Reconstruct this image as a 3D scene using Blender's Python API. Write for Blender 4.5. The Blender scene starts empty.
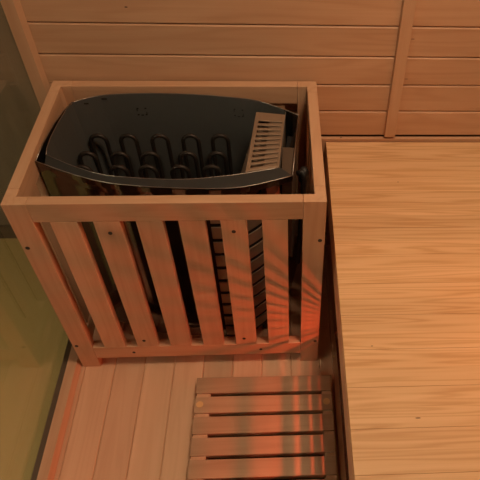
import bpy, bmesh, math
from mathutils import Vector, Matrix

scene = bpy.context.scene
COL = scene.collection
PI = math.pi

# ------------------------------------------------------------------ materials
def new_mat(name):
    m = bpy.data.materials.new(name); m.use_nodes = True
    nt = m.node_tree; b = nt.nodes['Principled BSDF']
    return m, nt, b

def plain(name, col, rough=.5, metal=0., spec=.5, noise=0.0, nscale=60.):
    m, nt, b = new_mat(name)
    b.inputs['Base Color'].default_value = (*col, 1)
    b.inputs['Roughness'].default_value = rough
    b.inputs['Metallic'].default_value = metal
    b.inputs['Specular IOR Level'].default_value = spec
    if noise:
        n = nt.nodes.new('ShaderNodeTexNoise'); n.inputs['Scale'].default_value = nscale
        n.inputs['Detail'].default_value = 5
        tc = nt.nodes.new('ShaderNodeTexCoord'); nt.links.new(tc.outputs['Object'], n.inputs['Vector'])
        r = nt.nodes.new('ShaderNodeMapRange')
        r.inputs['To Min'].default_value = 1-noise; r.inputs['To Max'].default_value = 1+noise
        nt.links.new(n.outputs['Fac'], r.inputs['Value'])
        mx = nt.nodes.new('ShaderNodeVectorMath'); mx.operation = 'SCALE'
        mx.inputs[0].default_value = col
        nt.links.new(r.outputs['Result'], mx.inputs['Scale'])
        nt.links.new(mx.outputs['Vector'], b.inputs['Base Color'])
        r2 = nt.nodes.new('ShaderNodeMapRange')
        r2.inputs['To Min'].default_value = max(.03, rough-.08); r2.inputs['To Max'].default_value = min(1, rough+.08)
        nt.links.new(n.outputs['Fac'], r2.inputs['Value']); nt.links.new(r2.outputs['Result'], b.inputs['Roughness'])
    return m

def wood(name, grain, light, dark, plank=None, across=1.0, tone=.08, rough=.5, ring=.5, knots=0.0, fine=.35):
    """grain = axis index along the fibre; plank = (axis, offset, pitch) for boards in one mesh"""
    m, nt, b = new_mat(name)
    N, L = nt.nodes.new, nt.links.new
    def math_(op, a, c=None):
        n = N('ShaderNodeMath'); n.operation = op
        for i, v in enumerate((a, c)):
            if v is None: continue
            if isinstance(v, (int, float)): n.inputs[i].default_value = v
            else: L(v, n.inputs[i])
        return n.outputs[0]
    tc = N('ShaderNodeTexCoord'); sep = N('ShaderNodeSeparateXYZ'); L(tc.outputs['Object'], sep.inputs[0])
    if plank:
        idx = math_('FLOOR', math_('DIVIDE', math_('SUBTRACT', sep.outputs[plank[0]], plank[1]), plank[2]))
    else:
        oi = N('ShaderNodeObjectInfo'); idx = math_('MULTIPLY', oi.outputs['Random'], 97.0)
    wn = N('ShaderNodeTexWhiteNoise'); wn.noise_dimensions = '1D'; L(idx, wn.inputs['W'])
    off = N('ShaderNodeVectorMath'); off.operation = 'SCALE'; L(wn.outputs['Color'], off.inputs[0]); off.inputs['Scale'].default_value = 7.3
    add = N('ShaderNodeVectorMath'); add.operation = 'ADD'; L(tc.outputs['Object'], add.inputs[0]); L(off.outputs[0], add.inputs[1])
    def mapped(sa, sg):
        mp = N('ShaderNodeMapping'); sc = [sa*across]*3; sc[grain] = sg
        mp.inputs['Scale'].default_value = sc; L(add.outputs[0], mp.inputs['Vector']); return mp.outputs[0]
    # broad wavy growth bands
    n1 = N('ShaderNodeTexNoise'); L(mapped(14, 1.1), n1.inputs['Vector']); n1.inputs['Scale'].default_value = 1; n1.inputs['Detail'].default_value = 2
    bands = math_('SINE', math_('MULTIPLY', n1.outputs['Fac'], 62.0))
    bands = math_('MULTIPLY', math_('ADD', bands, 1.0), .5)
    bands = math_('POWER', bands, 2.2)
    # fine fibres
    n2 = N('ShaderNodeTexNoise'); L(mapped(420, 5), n2.inputs['Vector']); n2.inputs['Scale'].default_value = 1; n2.inputs['Detail'].default_value = 3
    n3 = N('ShaderNodeTexNoise'); L(mapped(22, 2.2), n3.inputs['Vector']); n3.inputs['Scale'].default_value = 1; n3.inputs['Detail'].default_value = 3
    f = math_('ADD', math_('MULTIPLY', bands, ring*.55), math_('MULTIPLY', n2.outputs['Fac'], fine))
    f = math_('ADD', f, math_('MULTIPLY', math_('SUBTRACT', n3.outputs['Fac'], .35), .75))
    if knots:
        kn = N('ShaderNodeTexNoise'); L(mapped(26, 9), kn.inputs['Vector']); kn.inputs['Scale'].default_value = 1
        k = N('ShaderNodeMapRange'); k.inputs['From Min'].default_value = .735; k.inputs['From Max'].default_value = .78; L(kn.outputs['Fac'], k.inputs['Value'])
        f = math_('ADD', f, math_('MULTIPLY', k.outputs['Result'], knots))
    cl = N('ShaderNodeClamp'); L(f, cl.inputs['Value']); cl.inputs['Max'].default_value = 1.6
    mx = N('ShaderNodeMix'); mx.data_type = 'RGBA'; mx.clamp_factor = False; L(cl.outputs[0], mx.inputs['Factor'])
    mx.inputs[6].default_value = (*light, 1); mx.inputs[7].default_value = (*dark, 1)
    tn = math_('ADD', math_('MULTIPLY', wn.outputs['Value'], 2*tone), 1-tone)
    sc = N('ShaderNodeVectorMath'); sc.operation = 'SCALE'; L(mx.outputs[2], sc.inputs[0]); L(tn, sc.inputs['Scale'])
    L(sc.outputs[0], b.inputs['Base Color'])
    b.inputs['Roughness'].default_value = rough
    b.inputs['Specular IOR Level'].default_value = .3
    bp = N('ShaderNodeBump'); bp.inputs['Strength'].default_value = .12; bp.inputs['Distance'].default_value = .0006
    L(n2.outputs['Fac'], bp.inputs['Height']); L(bp.outputs[0], b.inputs['Normal'])
    return m

BP = .0722; BZ = .477 - BP*7
LT = (.61, .385, .240); DK = (.42, .225, .120)
M = {}
M['wall'] = wood('hemlock_wall_boards', 0, LT, DK, plank=(2, BZ, BP), tone=.09, ring=.35, across=.9, knots=.25)
M['wallside'] = wood('hemlock_side_boards', 1, LT, DK, plank=(2, BZ, BP), tone=.09, ring=.35)
M['floor'] = wood('hemlock_floor_boards', 1, (.66, .41, .26), (.46, .25, .145), plank=(0, .0085, .075), tone=.10, ring=.22, fine=.2)
M['bench'] = wood('hemlock_bench_boards', 0, (.80, .545, .300), (.54, .295, .125), plank=(1, -.07, .08), tone=.06, ring=.75, across=1.9, fine=.35, knots=.3)
M['woodx'] = wood('hemlock_grain_across', 0, LT, DK, ring=.3, tone=.07)
M['woody'] = wood('hemlock_grain_deep', 1, LT, DK, ring=.3, tone=.07)
M['woodz'] = wood('hemlock_grain_upright', 2, LT, DK, ring=.3, tone=.09)
M['slatmat'] = wood('hemlock_duckboard', 0, (.44, .285, .175), (.28, .165, .09), ring=.35, tone=.06)
M['endgrain'] = wood('hemlock_end_grain', 1, (.42, .26, .15), (.30, .17, .09), ring=.4, tone=.04)
M['plug'] = plain('pale_wood_plug', (.62, .37, .16), .6, noise=.08)
M['screw'] = plain('dark_screw', (.02, .014, .01), .6)
M['shell'] = plain('dark_coated_steel', (.16, .14, .13), .13, .95, noise=.12, nscale=25)
M['pan'] = plain('dark_grey_steel', (.125, .132, .128), .42, .45, noise=.10, nscale=12)
M['lip'] = plain('grey_steel_lip', (.026, .031, .032), .5, .2, noise=.08)
M['edge'] = plain('bright_steel_edge', (.42, .38, .34), .35, 1.0)
M['coil'] = plain('oxidised_heating_tube', (.028, .022, .018), .5, .4, noise=.3, nscale=90)
M['bronze'] = plain('bronze_steel_louvre', (.31, .235, .17), .38, .5, noise=.12, nscale=40)
M['cover'] = plain('brown_terminal_cover', (.10, .075, .055), .45, .3)
M['black'] = plain('black_cavity', (.006, .005, .005), .8)
M['rubber'] = plain('black_rubber', (.012, .010, .009), .55, noise=.3)
M['seal'] = plain('brown_floor_channel', (.10, .065, .04), .5)
M['outfloor'] = plain('olive_outer_floor', (.36, .25, .08), .7, noise=.25, nscale=2.2)
M['outwall'] = wood('brown_outer_panel', 2, (.15, .12, .08), (.10, .08, .05), ring=.3, tone=.1)
M['dark'] = plain('dark_skirting_and_backing', (.035, .026, .012), .6)

def glass_mat():
    m, nt, b = new_mat('clear_glass_pane')
    b.inputs['Base Color'].default_value = (.93, .95, .88, 1)
    b.inputs['Roughness'].default_value = .015
    b.inputs['IOR'].default_value = 1.5
    b.inputs['Transmission Weight'].default_value = 1
    return m
M['glass'] = glass_mat()
def emit_mat(name, col, s):
    m, nt, b = new_mat(name)
    b.inputs['Base Color'].default_value = (*col, 1)
    b.inputs['Emission Color'].default_value = (*col, 1); b.inputs['Emission Strength'].default_value = s
    return m

# ------------------------------------------------------------------ mesh helpers
def box(bm, x0, x1, y0, y1, z0, z1):
    x0, x1 = min(x0, x1), max(x0, x1); y0, y1 = min(y0, y1), max(y0, y1); z0, z1 = min(z0, z1), max(z0, z1)
    v = [bm.verts.new(c) for c in ((x0,y0,z0),(x1,y0,z0),(x1,y1,z0),(x0,y1,z0),(x0,y0,z1),(x1,y0,z1),(x1,y1,z1),(x0,y1,z1))]
    for f in ((0,3,2,1),(4,5,6,7),(0,1,5,4),(1,2,6,5),(2,3,7,6),(3,0,4,7)):
        bm.faces.new([v[i] for i in f])

def prism(bm, pts, axis, a0, a1):
    """extrude a 2-D outline along an axis: pts in the other two axes, in order"""
    def P(p, a):
        if axis == 0: return (a, p[0], p[1])
        if axis == 1: return (p[0], a, p[1])
        return (p[0], p[1], a)
    A = [bm.verts.new(P(p, a0)) for p in pts]; B = [bm.verts.new(P(p, a1)) for p in pts]
    n = len(pts)
    bm.faces.new(A); bm.faces.new(B[::-1])
    for i in range(n): bm.faces.new((A[i], B[i], B[(i+1) % n], A[(i+1) % n]))

def disc(bm, c, axis, r, h, n=20, r2=None):
    r2 = r if r2 is None else r2
    def P(a, rr, k):
        u, v = rr*math.cos(a), rr*math.sin(a); q = list(c)
        o = [i for i in range(3) if i != axis]
        q[o[0]] += u; q[o[1]] += v; q[axis] += k; return q
    A = [bm.verts.new(P(2*PI*i/n, r, 0)) for i in range(n)]; B = [bm.verts.new(P(2*PI*i/n, r2, h)) for i in range(n)]
    bm.faces.new(A); bm.faces.new(B[::-1])
    for i in range(n): bm.faces.new((A[i], B[i], B[(i+1) % n], A[(i+1) % n]))

def tube(bm, pts, r, n=10, cap=True):
    pts = [Vector(p) for p in pts]; rings = []; prev = None
    for i, p in enumerate(pts):
        t = (pts[min(i+1, len(pts)-1)] - pts[max(i-1, 0)]).normalized()
        ref = prev if prev is not None else (Vector((0,0,1)) if abs(t.z) < .9 else Vector((1,0,0)))
        u = (ref - t*ref.dot(t)).normalized(); v = t.cross(u); prev = u
        rr = r[i] if isinstance(r, (list, tuple)) else r
        rings.append([bm.verts.new(p + u*rr*math.cos(2*PI*k/n) + v*rr*math.sin(2*PI*k/n)) for k in range(n)])
    for a, b in zip(rings, rings[1:]):
        for k in range(n): bm.faces.new((a[k], a[(k+1) % n], b[(k+1) % n], b[k]))
    if cap: bm.faces.new(rings[0][::-1]); bm.faces.new(rings[-1])

def obj(name, bm, mat, parent=None, bevel=0., smooth=False, seg=2):
    bmesh.ops.recalc_face_normals(bm, faces=bm.faces)
    me = bpy.data.meshes.new(name); bm.to_mesh(me); bm.free()
    me.materials.append(mat)
    if smooth:
        for p in me.polygons: p.use_smooth = True
    o = bpy.data.objects.new(name, me); COL.objects.link(o)
    if parent: o.parent = parent
    if bevel:
        b = o.modifiers.new('bevel', 'BEVEL'); b.width = bevel; b.segments = seg; b.limit_method = 'ANGLE'; b.angle_limit = math.radians(40)
    return o

def one(fn, *a, **k):
    bm = bmesh.new(); fn(bm, *a, **k); return bm
def tag(o, label=None, cat=None, group=None, kind=None):
    if label: o['label'] = label
    if cat: o['category'] = cat
    if group: o['group'] = group
    if kind: o['kind'] = kind
    return o
def empty(name, loc=(0,0,0), rz=0):
    o = bpy.data.objects.new(name, None); COL.objects.link(o); o.location = loc; o.rotation_euler = (0,0,rz); o.empty_display_size = .05
    return o
def spline(P, n=6):
    out = []
    for i in range(len(P)-1):
        p0 = P[max(i-1, 0)]; p1 = P[i]; p2 = P[i+1]; p3 = P[min(i+2, len(P)-1)]
        for k in range(n):
            t = k/n
            out.append(tuple(.5*((2*b)+(-a+c)*t+(2*a-5*b+4*c-d)*t*t+(-a+3*b-3*c+d)*t**3) for a, b, c, d in zip(p0, p1, p2, p3)))
    out.append(tuple(P[-1])); return out

# ------------------------------------------------------------------ setting
YF = -1.75; XR = 1.16; ZC = 2.0; WY = .010
S = 'structure'
# back wall boards
bm = bmesh.new()
k = 0
z = BZ
while z < ZC:
    box(bm, -.05, XR, WY, WY+.012, z+.0008, (.3990 if abs(z+BP-.4048) < .003 else min(z+BP-.0008, ZC))); z += BP
o = obj('wall_back', bm, M['wall'], bevel=.0026, seg=1); tag(o, kind=S)
# dark sheet behind the boards; its colour stands in for groove shade
bm = bmesh.new(); box(bm, -.05, XR, WY+.0045, WY+.03, 0, ZC); tag(obj('wall_back_backing', bm, M['dark']), kind=S).name = 'trim_1'
for i_, (kx, kz, ka, kb) in enumerate([(.1971, .7299, .0035, .0012), (.8125, .6662, .0040, .0007), (.8130, .5669, .0040, .0006)]):
    bm = bmesh.new(); disc(bm, (kx, WY-.0003, kz), 1, 1, .0006, 14)
    bmesh.ops.scale(bm, vec=(ka, 1, kb), space=Matrix.Translation((-kx, -WY, -kz)), verts=bm.verts)
    tag(obj('trim_%d' % (9+i_), bm, M['screw']), kind=S)
# right wall (outside the frame) and ceiling
bm = bmesh.new(); z = BZ
while z < ZC:
    box(bm, XR, XR+.012, YF, WY, z+.0008, min(z+BP-.0008, ZC)); z += BP
tag(obj('wall_right', bm, M['wallside'], bevel=.002, seg=1), kind=S)
# unseen cabin front behind the viewpoint, made glass to cut fill light
tag(obj('window_2', one(box, -.0495, XR, YF-.0080, YF-.0003, .0005, ZC-.001), M['glass']), kind=S)
bm = bmesh.new()
for i in range(14): box(bm, -.05+i*.0875, -.05+(i+1)*.0875-.001, YF, WY, ZC, ZC+.015)
tag(obj('ceiling', bm, M['floor'], bevel=.002, seg=1), kind=S)
# floor boards running towards the camera
bm = bmesh.new(); x = .0085-.075
while x < XR:
    box(bm, max(x, -.05)+.0002, min(x+.075, XR)-.0002, YF, WY, -.02, 0); x += .075
tag(obj('floor', bm, M['floor'], bevel=.0022, seg=1), kind=S)
tag(obj('trim_2', one(box, -.05, XR, YF, WY, -.03, -.004), M['dark']), kind=S)
# vertical batten on the back wall, with eased edges
tag(obj('trim_3', one(prism, [(.777, WY), (.7785, WY-.012), (.805, WY-.012), (.8065, WY)], 2, .4085, ZC), M['woodz'], bevel=.001), kind=S)
# thin rail over the back edge of the bench
tag(obj('trim_4', one(box, .617, XR, .0005, WY-.0003, .360, .4025), M['woodx'], bevel=.0010), kind=S)
tag(obj('trim_8', one(disc, (.668, .005, .4020), 2, .0018, .0010, 12), M['screw']), kind=S)
# corner upright beside the glass: flat face then sloping inner edge
tag(obj('trim_5', one(prism, [(-.0495, WY), (-.0495, WY-.013), (-.0235, WY-.013), (-.0150, WY)], 2, .018, ZC), M['woodz'], bevel=.0008), kind=S)
# floor moulding along the glass
tag(obj('trim_6', one(prism, [(-.0335, 0), (-.0335, .016), (-.0100, .016), (-.0015, .001), (-.0015, 0)], 1, YF, WY-.0135), M['woody'], bevel=.0008), kind=S)
tag(obj('trim_7', one(box, -.0492, -.0338, YF, WY-.0135, 0, .010), M['seal'], bevel=.001), kind=S)
# glass partition
tag(obj('window_1', one(box, -.0575, -.0498, YF, WY, .0005, ZC-.001), M['glass']), kind=S)
# place beyond the glass
tag(obj('floor_outer', one(box, -1.6, -.0500, YF-.3, .055, -.03, 0), M['outfloor']), kind=S)
tag(obj('wall_outer', one(box, -1.6, -.0585, .055, .08, 0, ZC), M['outwall']), kind=S)
tag(obj('baseboard_outer', one(box, -1.6, -.0585, .045, .055, 0, .05), M['dark'], bevel=.002), kind=S)
tag(obj('wall_outer_left', one(box, -1.63, -1.6, YF-.3, .08, -.03, ZC), M['outwall']), kind=S)

# ------------------------------------------------------------------ heater guard (slatted crate)
GW, GD, GH = .600, .4109, .5634
T = .0224; PW = .0445; ZT = .5175; ZB0, ZB1 = .0395, .0857
guard = empty('heater_guard', (0, 0, 0), .0065)
tag(guard, 'open topped slatted light wood guard box around the dark sauna heater', 'heater guard')
BEV = .0011
# corner posts: each an L of two boards, front/back board and side board
for sx in (0, 1):
    for sy in (0, 1):
        x0 = 0 if sx == 0 else GW-PW; y0 = -GD if sy == 0 else -T
        bm = bmesh.new()
        if sx == 0:
            L_ = [(0, 0), (PW, 0), (PW, T), (T, T), (T, PW), (0, PW)]
        else:
            L_ = [(0, 0), (-PW, 0), (-PW, T), (-T, T), (-T, PW), (0, PW)]
        pts = [((0 if sx == 0 else GW)+a, (-GD+b) if sy == 0 else (-b)) for a, b in L_]
        prism(bm, pts, 2, 0, GH)
        post = obj('corner_post', bm, M['woodz'], guard, bevel=BEV)
        if sy == 0:
            for (sxx, sz) in (((.0105 if sx == 0 else GW-.0095), .447 if sx == 0 else .457), ((.0095 if sx == 0 else GW-.0085), .096 if sx == 0 else .092)):
                bm = bmesh.new(); disc(bm, (sxx, -GD-.0006, sz), 1, .0044, .0012, 14); obj('screw', bm, M['screw'], post)
e = .0004
def rail(name, b, mat): return obj(name, one(box, *b), M[mat], guard, bevel=BEV)
rail('top_rail', (PW+e, GW-PW-e, -GD, -GD+T, ZT, GH), 'woodx')
rail('top_rail', (PW+e, GW-PW-e, -T, 0, ZT, GH), 'woodx')
rail('top_rail', (0, T, -GD+PW+e, -PW-e, ZT, GH), 'woody')
rail('top_rail', (GW-T, GW, -GD+PW+e, -PW-e, ZT, GH), 'woody')
fr = rail('bottom_rail', (PW+e, GW-PW-e, -GD, -GD+T, ZB0, ZB1), 'woodx')
for sx_ in (.1400, .4550):
    bm = bmesh.new(); disc(bm, (sx_, -GD-.0006, .0615), 1, .0038, .0012, 14); obj('screw', bm, M['screw'], fr)
rail('bottom_rail', (PW+e, GW-PW-e, -T, 0, ZB0, ZB1), 'woodx')
rail('bottom_rail', (0, T, -GD+PW+e, -PW-e, ZB0, ZB1), 'woody')
rail('bottom_rail', (GW-T, GW, -GD+PW+e, -PW-e, ZB0, ZB1), 'woody')
g = .0297; p_ = (GW-2*PW-g)/6
for i in range(6):
    x0 = PW+g+i*p_; x1 = x0+p_-g
    sl = obj('slat', one(box, x0, x1, -GD, -GD+T-.004, ZB1+e, ZT-e), M['woodz'], guard, bevel=BEV)
    if i in (1, 4):
        for zz in ((.486, .112) if i == 1 else (.486, .111)):
            xc = {(1, .486): .1800, (1, .112): .1740, (4, .486): .4190, (4, .111): .4160}[(i, zz)]
            bm = bmesh.new(); disc(bm, (xc, -GD-.0006, zz), 1, .0042, .0012, 14); obj('screw', bm, M['screw'], sl)
    obj('slat', one(box, x0, x1, -T+.004, 0, ZB1+e, ZT-e), M['woodz'], guard, bevel=BEV)
gs = .030; ps = (GD-2*PW-gs)/4
for i in range(4):
    y1 = -PW-gs-i*ps; y0 = y1-ps+gs
    obj('slat', one(box, 0, T-.004, y0, y1, ZB1+e, ZT-e), M['woodz'], guard, bevel=BEV)
    obj('slat', one(box, GW-T+.004, GW, y0, y1, ZB1+e, ZT-e), M['woodz'], guard, bevel=BEV)

# ------------------------------------------------------------------ heater
heater = empty('sauna_heater', (.29, -.19, 0)); HO = Vector((.29, -.19, 0))
tag(heater, 'dark steel boat shaped electric sauna heater with bare coils inside the slatted guard', 'heater')
def hobj(name, bm, mat, parent=None, **k):
    bmesh.ops.translate(bm, verts=bm.verts, vec=-HO); return obj(name, bm, mat, parent or heater, **k)
ZH = .552
back = [(.0520, -.0690), (.1100, -.0405), (.1970, -.0315), (.2900, -.0325), (.3790, -.0415), (.4690, -.0605), (.5560, -.1130)]
front = [(.0265, -.2710), (.1020, -.3085), (.1645, -.3325), (.2240, -.3445), (.3210, -.3535), (.4360, -.3515), (.5390, -.3180)]
flow = [(.0270, -.2700), (.1025, -.3075), (.1650, -.3315), (.2240, -.3435), (.3210, -.3525), (.4270, -.3475), (.5250, -.2500)]
fin = [(.0430, -.2525), (.1015, -.2870), (.1610, -.3130), (.2200, -.3235), (.3180, -.3300), (.4150, -.3185), (.5140, -.2950)]
pback = [(.0550, -.0715), (.1110, -.0430), (.1970, -.0340), (.2900, -.0350), (.3785, -.0440), (.4670, -.0630), (.5280, -.0960)]
FL_ = spline(flow)
B_, F_, FI, PB = spline(back), spline(front), spline(fin), spline(pback)
# outer shell: thin wall that follows the eye-shaped plan
EL = [(.0262, -.215), (.0330, -.145), (.0420, -.100)]
outer = B_ + F_[::-1] + EL; lower = B_ + FL_[::-1] + EL
cx = sum(p[0] for p in outer)/len(outer); cy = sum(p[1] for p in outer)/len(outer)
def inset(P, d):
    out = []; n = len(P)
    for i in range(n):
        a = Vector(P[i-1]); b = Vector(P[i]); c = Vector(P[(i+1) % n])
        t1 = (b-a).normalized(); t2 = (c-b).normalized()
        n1 = Vector((-t1.y, t1.x)); n2 = Vector((-t2.y, t2.x)); m = (n1+n2)
        if m.length < .2: m = n1
        m.normalize()
        q = b + m*d
        out.append((q.x, q.y))
    return out
sgn = 1
tst = inset(outer, .002)
if (Vector(tst[10])-Vector((cx, cy))).length > (Vector(outer[10])-Vector((cx, cy))).length: sgn = -1
inner = inset(outer, .0022*sgn); linner = inset(lower, .0022*sgn)
bm = bmesh.new(); n = len(outer)
def ring(P, z): return [bm.verts.new((p[0], p[1], z)) for p in P]
OR = [ring(outer, ZH-.001), ring(outer, ZH-.016), ring(lower, ZH-.030), ring(lower, .045)]
IR = [ring(inner, ZH-.001), ring(inner, ZH-.016), ring(linner, ZH-.030), ring(linner, .045)]
for i in range(n):
    j = (i+1) % n
    for q in range(3):
        bm.faces.new((OR[q+1][i], OR[q+1][j], OR[q][j], OR[q][i])); bm.faces.new((IR[q+1][j], IR[q+1][i], IR[q][i], IR[q][j]))
    bm.faces.new((OR[0][i], OR[0][j], IR[0][j], IR[0][i])); bm.faces.new((OR[3][j], OR[3][i], IR[3][i], IR[3][j]))
hobj('shell', bm, M['shell'])
# base plate and feet
bm = bmesh.new(); prism(bm, inset(lower, .004*sgn), 2, .046, .050); hobj('base_plate', bm, M['shell'])
for fx, fy in ((.11, -.10), (.47, -.12), (.12, -.27), (.47, -.29)):
    bm = bmesh.new(); disc(bm, (fx, fy, 0), 2, .013, .0465, 20, .010); hobj('foot', bm, M['rubber'])
# front lip between outer edge and pan
bm = bmesh.new(); LF = spline([(.0470, -.2815)] + front[1:]); a = [bm.verts.new((x, y, ZH-.0005)) for x, y in LF]; b = [bm.verts.new((x, y, ZH+.0015)) for x, y in FI]
a2 = [bm.verts.new((x, y, ZH-.0045)) for x, y in LF]; b2 = [bm.verts.new((x, y, ZH-.0045)) for x, y in FI]
for i in range(len(F_)-1):
    bm.faces.new((a[i], a[i+1], b[i+1], b[i])); bm.faces.new((a2[i+1], a2[i], b2[i], b2[i+1]))
    bm.faces.new((a[i+1], a[i], a2[i], a2[i+1])); bm.faces.new((b[i], b[i+1], b2[i+1], b2[i]))
bm.faces.new((a[0], b[0], b2[0], a2[0])); bm.faces.new((b[-1], a[-1], a2[-1], b2[-1]))
hobj('front_lip', bm, M['lip'])
# bright folded edges
for P, zz in ((F_, ZH-.0006), (FI, ZH+.0013), (B_, ZH-.0003), ([B_[-1], F_[-1]], ZH-.0003), ([F_[0]]+EL+[B_[0]], ZH-.0008), ([FI[0], (.0390, -.2320), (.0380, -.1950), (.0410, -.1500), (.0475, -.0950), PB[0]], ZH+.0003)):
    bm = bmesh.new(); tube(bm, [(x, y, zz) for x, y in P], .0008, 6); hobj('edge_trim', bm, M['edge'], smooth=True)
# pan: tapering inner walls and floor
pan = PB + FI[::-1] + [(.0390, -.2320), (.0380, -.1950), (.0410, -.1500), (.0475, -.0950)]
pc = Vector((.29, -.18))
low = [tuple(pc + (Vector(p)-pc)*.90) for p in pan]
bm = bmesh.new(); n = len(pan)
t1, t0 = ring(pan, ZH), ring(low, .26)
for i in range(n):
    j = (i+1) % n; bm.faces.new((t1[i], t1[j], t0[j], t0[i]))
bm.faces.new(t0)
pn = hobj('stone_pan', bm, M['pan']); sm = pn.modifiers.new('thick', 'SOLIDIFY'); sm.thickness = .0012; sm.offset = 0
# stamped knockout marks on the pan's back wall
def wall_pt(x, z):
    f = (ZH-z)/(ZH-.26)
    for (a, b) in zip(PB, PB[1:]):
        ax = (pc+(Vector(a)-pc)*(1-.1*f)); bx = (pc+(Vector(b)-pc)*(1-.1*f))
        if ax.x <= x <= bx.x:
            t = (x-ax.x)/(bx.x-ax.x); return ax.y+(bx.y-ax.y)*t
    return -.05
for (mx_, mz_) in ((.1945, .508), (.4190, .517)):
    bm = bmesh.new()
    for dx, dz, w, h in ((-.009, .008, .004, .0016), (.009, .008, .004, .0016), (-.009, -.008, .004, .0022), (.009, -.008, .004, .0022), (0, -.0095, .006, .0016), (-.0105, .004, .0014, .005), (.0105, -.004, .0014, .005)):
        y = wall_pt(mx_+dx, mz_+dz)-.0016
        box(bm, mx_+dx-w/2, mx_+dx+w/2, y-.0012, y+.0006, mz_+dz-h/2, mz_+dz+h/2)
    hobj('knockout_mark', bm, M['black'])
for sx_, sz_ in ((.080, .543), (.118, .545)):
    y = wall_pt(sx_, sz_)-.0022
    hobj('pan_slot', one(box, sx_-.006, sx_+.006, y-.0008, y+.0004, sz_-.0012, sz_+.0012), M['black'])
# heating elements: fifteen hairpin tubes in three rows
def hairpin(w, ztop, zbot, lean=0):
    bm = bmesh.new(); pts = [(-w/2, 0, zbot), (-w/2, 0, (zbot+ztop)/2), (-w/2, 0, ztop-w/2-.004)]
    for i in range(0, 11):
        a = PI - PI*i/10; pts.append((w/2*math.cos(a), 0, ztop-w/2+w/2*math.sin(a)))
    pts += [(w/2, 0, ztop-w/2-.004), (w/2, 0, (zbot+ztop)/2), (w/2, 0, zbot)]
    tube(bm, pts, .0050, 10); return bm
el0 = obj('heating_element', hairpin(.036, .470, .262), M['coil'], heater, smooth=True)
rows = [(-.083, (.0885, .157, .229, .300, .369), .474), (-.1455, (.076, .147, .215, .299, .366), .472), (-.193, (.0755, .152, .217, .287, .357), .472)]
first = True
for ry, xs, zt in rows:
    for x in xs:
        if first: e_ = el0; first = False
        else:
            e_ = el0.copy(); COL.objects.link(e_); e_.parent = heater
        e_.location = (x+.004-HO.x, ry-HO.y, zt-.470)
        e_.rotation_euler = (0, 0, .03*math.sin(x*40+ry*90))
# vent hood over the terminal box (right end of the pan)
def lerp(a, b, t): return tuple(a[i]+(b[i]-a[i])*t for i in range(len(a)))
Q = [(.4620, -.1040), (.5265, -.1140), (.5125, -.2925), (.4450, -.3080)]       # back-left, back-right, front-right, front-left
def hp(u, v): return lerp(lerp(Q[0], Q[1], u), lerp(Q[3], Q[2], u), v)
ZV = .5535
def slab(bm, u0, v0, u1, v1, z0, z1):
    c = [hp(u0, v0), hp(u1, v0), hp(u1, v1), hp(u0, v1)]
    prism(bm, c, 2, z0, z1)
bm = bmesh.new()
slab(bm, 0, 0, .13, 1, ZV-.003, ZV); slab(bm, .92, 0, 1, 1, ZV-.003, ZV)
v = 0.0; vs = []
nsl = 10; v0 = .155; pv = (.985-v0)/nsl
slab(bm, .13, 0, .92, v0, ZV-.003, ZV)
for i in range(nsl):
    slab(bm, .13, v0+i*pv+pv*.54, .92, v0+(i+1)*pv, ZV-.003, ZV)
    # rounded left ends
    a = hp(.20, v0+(i+.23)*pv)
    vs.append(a)
slab(bm, .13, .985, .92, 1, ZV-.003, ZV)
hood = hobj('vent_hood', bm, M['bronze'], bevel=.0006, seg=1)
# sloping floors under the slots, deep on the left and shallow on the right
bm = bmesh.new()
prof = [(.09, .030), (.24, .030), (.50, .0045), (.95, .0032)]
T0 = [bm.verts.new((*hp(u, 0), ZV-d)) for u, d in prof]; T1 = [bm.verts.new((*hp(u, 1), ZV-d)) for u, d in prof]
L0 = [bm.verts.new((*hp(u, 0), ZV-d-.001)) for u, d in prof]; L1 = [bm.verts.new((*hp(u, 1), ZV-d-.001)) for u, d in prof]
for i in range(3):
    bm.faces.new((T0[i], T0[i+1], T1[i+1], T1[i])); bm.faces.new((L0[i+1], L0[i], L1[i], L1[i+1]))
    bm.faces.new((T0[i+1], T0[i], L0[i], L0[i+1])); bm.faces.new((T1[i], T1[i+1], L1[i+1], L1[i]))
bm.faces.new((T0[0], T1[0], L1[0], L0[0])); bm.faces.new((T1[3], T0[3], L0[3], L1[3]))
hobj('slot_floor', bm, M['bronze'], hood)
bm = bmesh.new()   # sides of the hood: sloping left cheek, vertical others
topq = [Q[0], Q[1], Q[2], Q[3]]; botq = [(.4590, -.1020), (.5265, -.1140), (.5125, -.2925), (.4270, -.3080)]
A = [bm.verts.new((*c, ZV-.001)) for c in topq]; Bq = [bm.verts.new((*c, .520)) for c in botq]
Bq2 = [bm.verts.new((c[0], c[1], .27)) for c in botq]
for i in range(4):
    j = (i+1) % 4; bm.faces.new((A[i], A[j], Bq[j], Bq[i])); bm.faces.new((Bq[i], Bq[j], Bq2[j], Bq2[i]))
c_ = hobj('hood_side', bm, M['bronze'], hood); s_ = c_.modifiers.new('t', 'SOLIDIFY'); s_.thickness = .001; s_.offset = -1
# upright divider right of the hood and terminal cover beyond it
hobj('terminal_cover', one(prism, [(.519, -.215), (.548, -.218), (.5385, -.312), (.517, -.298)], 2, .30, .543), M['cover'], bevel=.001)
hobj('terminal_block', one(prism, [(.531, -.125), (.551, -.132), (.548, -.205), (.524, -.200)], 2, .30, .505), M['black'], bevel=.001)
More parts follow.
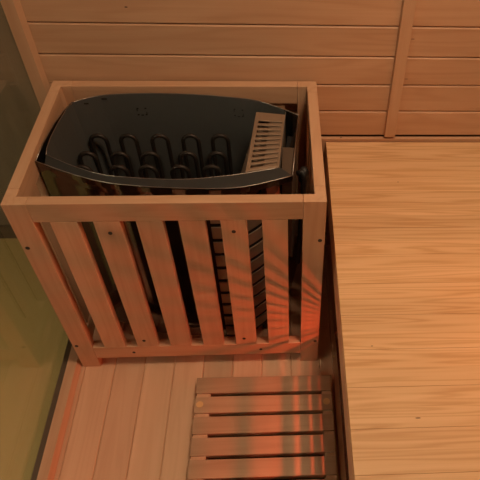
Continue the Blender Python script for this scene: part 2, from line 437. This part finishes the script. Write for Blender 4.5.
# louvred front panel wrapped over the shell
def front_y(x):
    for a, b in zip(FL_, FL_[1:]):
        if a[0] <= x <= b[0]: return a[1]+(b[1]-a[1])*(x-a[0])/(b[0]-a[0])
    return -.35
PX = [(x, front_y(x)-.0045) for x in (.370, .385, .400, .415, .430, .442, .454, .464, .474)]
def wrap(bm, P, z0, z1, t):
    Pi = [(x, y+t) for x, y in P]; prism(bm, P + Pi[::-1], 2, z0, z1)
bm = bmesh.new(); bz = .060; pitch = .0445; frm = []
for i in range(10):
    z0 = bz+i*pitch; wrap(bm, PX, z0, min(z0+pitch-.0105, ZH-.05), .0025)
lou = hobj('louvre_panel', bm, M['bronze'], bevel=.0005, seg=1)
bm = bmesh.new(); wrap(bm, [(x, y+.0030) for x, y in PX], .05, ZH-.05, .0010); hobj('louvre_backing', bm, M['black'], lou)
bm = bmesh.new(); wrap(bm, [(.3560, front_y(.356)-.004), (.3690, front_y(.369)-.004)], .05, ZH-.045, .003); wrap(bm, [(.4750, front_y(.475)-.004), (.4900, front_y(.49)-.004)], .05, ZH-.045, .003); hobj('louvre_frame', bm, M['shell'], lou)
# raised rectangular door panel left of it
bm = bmesh.new()
def front_y(x):
    for a, b in zip(F_, F_[1:]):
        if a[0] <= x <= b[0]: return a[1]+(b[1]-a[1])*(x-a[0])/(b[0]-a[0])
    return -.35
for pts in ([(.300+.0*k_, 0) for k_ in range(1)],):
    pass
zs = [(.095, .345)]
path = []
x0, x1, z0, z1, r = .236, .336, .085, .525, .014
for (cx_, cz_, a0) in ((x1-r, z1-r, 0), (x0+r, z1-r, 90), (x0+r, z0+r, 180), (x1-r, z0+r, 270)):
    for k_ in range(6):
        a = math.radians(a0+k_*18); path.append((cx_+r*math.cos(a), cz_+r*math.sin(a)))
path.append(path[0])
tube(bm, [(x, front_y(x)-.0015, z) for x, z in path], .0016, 6, cap=False)
hobj('door_trim', bm, M['bronze'], smooth=True)
# cable and strain relief hanging off the right end
bm = bmesh.new(); tube(bm, [(.5505, -.268, .515), (.559, -.270, .520), (.5655, -.272, .508), (.5640, -.275, .48), (.560, -.268, .40), (.556, -.270, .30), (.552, -.255, .22)], [.006, .0075, .0075, .0065, .006, .006, .006], 12)
cab = hobj('power_cable', bm, M['rubber'], smooth=True)
bm = bmesh.new(); tube(bm, [(.5600, -.262, .490), (.5640, -.263, .502), (.5645, -.264, .515), (.5630, -.262, .526)], [.007, .0115, .0115, .006], 14); hobj('cable_gland', bm, M['rubber'], cab, smooth=True)

# ------------------------------------------------------------------ bench
NX, NZ = .6296, .3941
bench = empty('sauna_bench', (NX, -.6, 0)); BO = Vector((NX, -.6, 0))
tag(bench, 'wide light wood sauna bench of tight boards right of the heater guard', 'bench')
def bobj(name, bm, mat, parent=None, **k):
    bmesh.ops.translate(bm, verts=bm.verts, vec=-BO); return obj(name, bm, mat, parent or bench, **k)
YE = -1.62
bm = bmesh.new(); y = -.0125; edges = [-.0028, -.07]
while edges[-1] > YE: edges.append(edges[-1]-.08)
for a, b in zip(edges, edges[1:]): box(bm, NX, XR-.002, b+.0002, a-.0002, NZ-.026, NZ)
bt_ = bobj('seat_panel', bm, M['bench'], bevel=.0004, seg=1)
KN = [(.7484, -.7722, .0048, .0012), (.6837, -.6225, .0020, .0007), (.7947, -.157, .0016, .0010)]
M['knot'] = plain('dark_wood_knot', (.17, .085, .035), .6, noise=.3)
for kx, ky, ka, kb in KN:
    bm = bmesh.new(); disc(bm, (kx, ky, NZ-.0003), 2, 1, .0006, 14)
    bmesh.ops.scale(bm, vec=(ka, kb, 1), space=Matrix.Translation((-kx, -ky, 0)), verts=bm.verts)
    bobj('knot', bm, M['knot'], bt_)
bobj('front_fascia', one(box, NX+.0004, NX+.0200, YE, -.0030, NZ-.092, NZ-.0262), M['woody'], bevel=.0010)
bobj('bottom_rail', one(box, .6405, .6520, YE, -.02, .0004, .020), M['woody'], bevel=.001)
for yy in (-.03, -1.58):
    bobj('leg', one(box, .700, .745, yy-.045, yy, .0004, NZ-.0225), M['woodz'], bevel=.001)
for yy in (-.03, -.80, -1.58):
    bobj('cross_bearer', one(box, .662, XR-.01, yy+.0005, yy+.022, NZ-.075, NZ-.0225), M['woodx'], bevel=.001)
bobj('inner_panel', one(box, .7480, .7580, YE, -.02, .0004, NZ-.0225), M['wallside'], bevel=.001)
for yy, zz in ((-.262, .0215), (-.408, .0215)):
    bm = bmesh.new(); disc(bm, (.645, yy, .0196), 2, .0034, .0020, 14, .0026); bobj('screw_cap', bm, M['plug'])

# ------------------------------------------------------------------ duckboard
duck = empty('duckboard', (.468, -.64, 0)); DO = Vector((.468, -.64, 0))
tag(duck, 'slatted wooden duckboard lying on the floor in front of the guard', 'duckboard')
def dobj(name, bm, mat, parent=None, **k):
    bmesh.ops.translate(bm, verts=bm.verts, vec=-DO); return obj(name, bm, mat, parent or duck, **k)
DX0, DX1, DZ = .3005, .6330, .036
ys0 = -.4715; DPI, DSW = .0528, .0436
for x0, x1 in ((DX0+.003, DX0+.036), (DX1-.026, DX1-.002)):
    bm = bmesh.new(); box(bm, x0, x1, ys0-DPI*9+.014, ys0-.004, .0003, .0178)
    for i in range(8):                                  # batten stands up between the slats let into it
        y1 = ys0-DPI*i-DSW-.0003; y0 = ys0-DPI*(i+1)+.0003
        box(bm, x0, x1, y0, y1, .0178, DZ-.0035)
    dobj('batten', bm, M['woody'])
dobj('gap_shade_sheet', one(box, DX0+.038, DX1-.028, ys0-DPI*9+.016, ys0-.006, .0003, .0025), M['black'])  # added black sheet, stands in for the shade between the slats
for i in range(9):
    y1 = ys0-DPI*i; y0 = y1-DSW
    sl = dobj('slat', one(box, DX0, DX1, y0, y1, .0180, DZ), M['slatmat'], bevel=.0014)
    if i in (1, 7):
        for xx in (DX0+.0125, DX1-.0155):
            bm = bmesh.new(); disc(bm, (xx, (y0+y1)/2+.001, DZ-.001), 2, .0086, .0016, 24); pl = dobj('plug', bm, M['plug'], sl); pl['label'] = 'pale round wood plug'

# ------------------------------------------------------------------ red infrared lamp under the bench
LX, LZ = .672, .175
lamp = empty('infrared_lamp', (LX, -.95, LZ)); LO = Vector((LX, -.95, LZ))
tag(lamp, 'red tube lamp with a barred guard fixed under the bench', 'lamp')
Y0, Y1 = -1.30, -.445
def lobj(name, bm, mat, parent=None, **k):
    bmesh.ops.translate(bm, verts=bm.verts, vec=-LO); return obj(name, bm, mat, parent or lamp, **k)
bm = bmesh.new()
arc = [(LX+.034*math.cos(math.radians(a)), LZ+.034*math.sin(math.radians(a))) for a in range(-84, 85, 12)]
arci = [(LX+.031*math.cos(math.radians(a)), LZ+.031*math.sin(math.radians(a))) for a in range(-84, 85, 12)]
prism(bm, arc + arci[::-1], 1, Y0, Y1); lobj('reflector', bm, M['shell'])
bm = bmesh.new()
for a0, a1 in ((-29.5, -26.0), (-20.5, -18), (-44.6, -38.8), (-53.4, -47.2), (-60.8, -55), (-90, -62), (-8.5, -7), (2, 4), (11, 13), (20, 22.5), (29, 32), (37, 40.5), (45, 48.5), (52.5, 56), (61, 90)):
    P = []; 
    for rr in (.033, .0345):
        A_ = [math.radians(180-(a0+(a1-a0)*t/3)) for t in range(4)]
        row = [(LX+rr*math.cos(a), LZ+rr*math.sin(a)) for a in A_]
        P += row if rr < .034 else row[::-1]
    prism(bm, P, 1, Y0, Y1)
lobj('guard_bars', bm, M['shell'])
bm = bmesh.new(); tube(bm, [(LX, Y0+.02, LZ), (LX, Y1-.02, LZ)], .0009, 8)
lobj('glow_tube', bm, emit_mat('glowing_red_tube', (1, .06, .015), 5.0))
for yy in (Y0, Y1-.004):
    bm = bmesh.new(); disc(bm, (LX, yy, LZ), 1, .0345, .004, 24); lobj('end_cap', bm, M['shell'])
lobj('bracket', one(box, LX-.004+.028, LX+.032, -1.02, -.98, LZ+.02, NZ-.0225), M['shell'])

def area(name, loc, rot, sx, sy, power, col, spread=None):
    d = bpy.data.lights.new(name, 'AREA'); d.shape = 'RECTANGLE'; d.size = sx; d.size_y = sy; d.energy = power; d.color = col
    if spread: d.spread = spread
    o = bpy.data.objects.new(name, d); COL.objects.link(o); o.location = loc; o.rotation_euler = rot
    return o
# light of the red tube (emits towards -x)
l = area('infrared_light', (LX-.0015, (Y0+Y1)/2, LZ), (0, math.radians(90), 0), .0023, Y1-Y0-.03, 2.4, (1.0, .10, .03))
l.parent = None

# ceiling lamp, a shaded round fitting near the right wall
cl_ = empty('ceiling_lamp', (.84, -.62, ZC)); 
tag(cl_, 'round frosted ceiling lamp above the bench', 'lamp')
bm = bmesh.new(); disc(bm, (0, 0, -.012), 2, .17, .012, 40); obj('base', bm, M['edge'], cl_)
bm = bmesh.new(); disc(bm, (0, 0, -.045), 2, .12, .033, 40, .155); obj('lamp_shade', bm, emit_mat('warm_frosted_shade', (1, .72, .45), 1.5), cl_, bevel=.006)
cl_light = area('ceiling_light', (.84, -.62, ZC-.06), (0, 0, 0), .30, .30, 15.0, (1.0, .72, .47)); cl_light.data.shape = 'DISK'

# orange infrared wall panel on the right wall, out of frame
wp = empty('wall_infrared_heater', (XR, -.62, .58))
tag(wp, 'small glowing orange infrared panel on the right wall above the bench', 'heater')
obj('housing', one(box, -.03, -.001, -.13, .13, -.08, .08), M['shell'], wp, bevel=.003)
obj('glow_panel', one(box, -.032, -.0302, -.115, .115, -.065, .065), emit_mat('glowing_orange_panel', (1, .16, .03), 1.5), wp)
area('wall_infrared_light', (XR-.034, -.62, .58), (0, math.radians(90), 0), .13, .22, .28, (1, .26, .05))

# lamp in the room beyond the glass
area('outer_light', (-.8, -1.3, 1.2), (0, math.radians(-12), 0), .6, .6, 18.0, (1.0, .86, .62))

# ------------------------------------------------------------------ world
w = bpy.data.worlds.new('World'); scene.world = w; w.use_nodes = True
bg = w.node_tree.nodes['Background']; bg.inputs['Color'].default_value = (1.0, .74, .54, 1); bg.inputs['Strength'].default_value = .03

# ------------------------------------------------------------------ camera
cam = bpy.data.cameras.new('Camera'); co = bpy.data.objects.new('Camera', cam); COL.objects.link(co)
R = Vector((.99822845, -.04718925, .03623733)); U = Vector((.01292149, .76646185, .64215985)); F = Vector((.05807758, .64055398, -.76571378))
mt = Matrix((R, U, -F)).transposed().to_4x4(); mt.translation = (.52346656, -1.23416924, 1.33036685)
co.matrix_world = mt
cam.sensor_width = 36; cam.sensor_fit = 'HORIZONTAL'; cam.lens = .98761879*600/480*36
cam.shift_x = -80.51/480; cam.shift_y = 36.93/480
cam.clip_start = .01
scene.camera = co
scene.view_settings.view_transform = 'Standard'; scene.view_settings.look = 'None'
scene.view_settings.gamma = 1; scene.view_settings.use_curve_mapping = False
scene.view_settings.exposure = -0.28
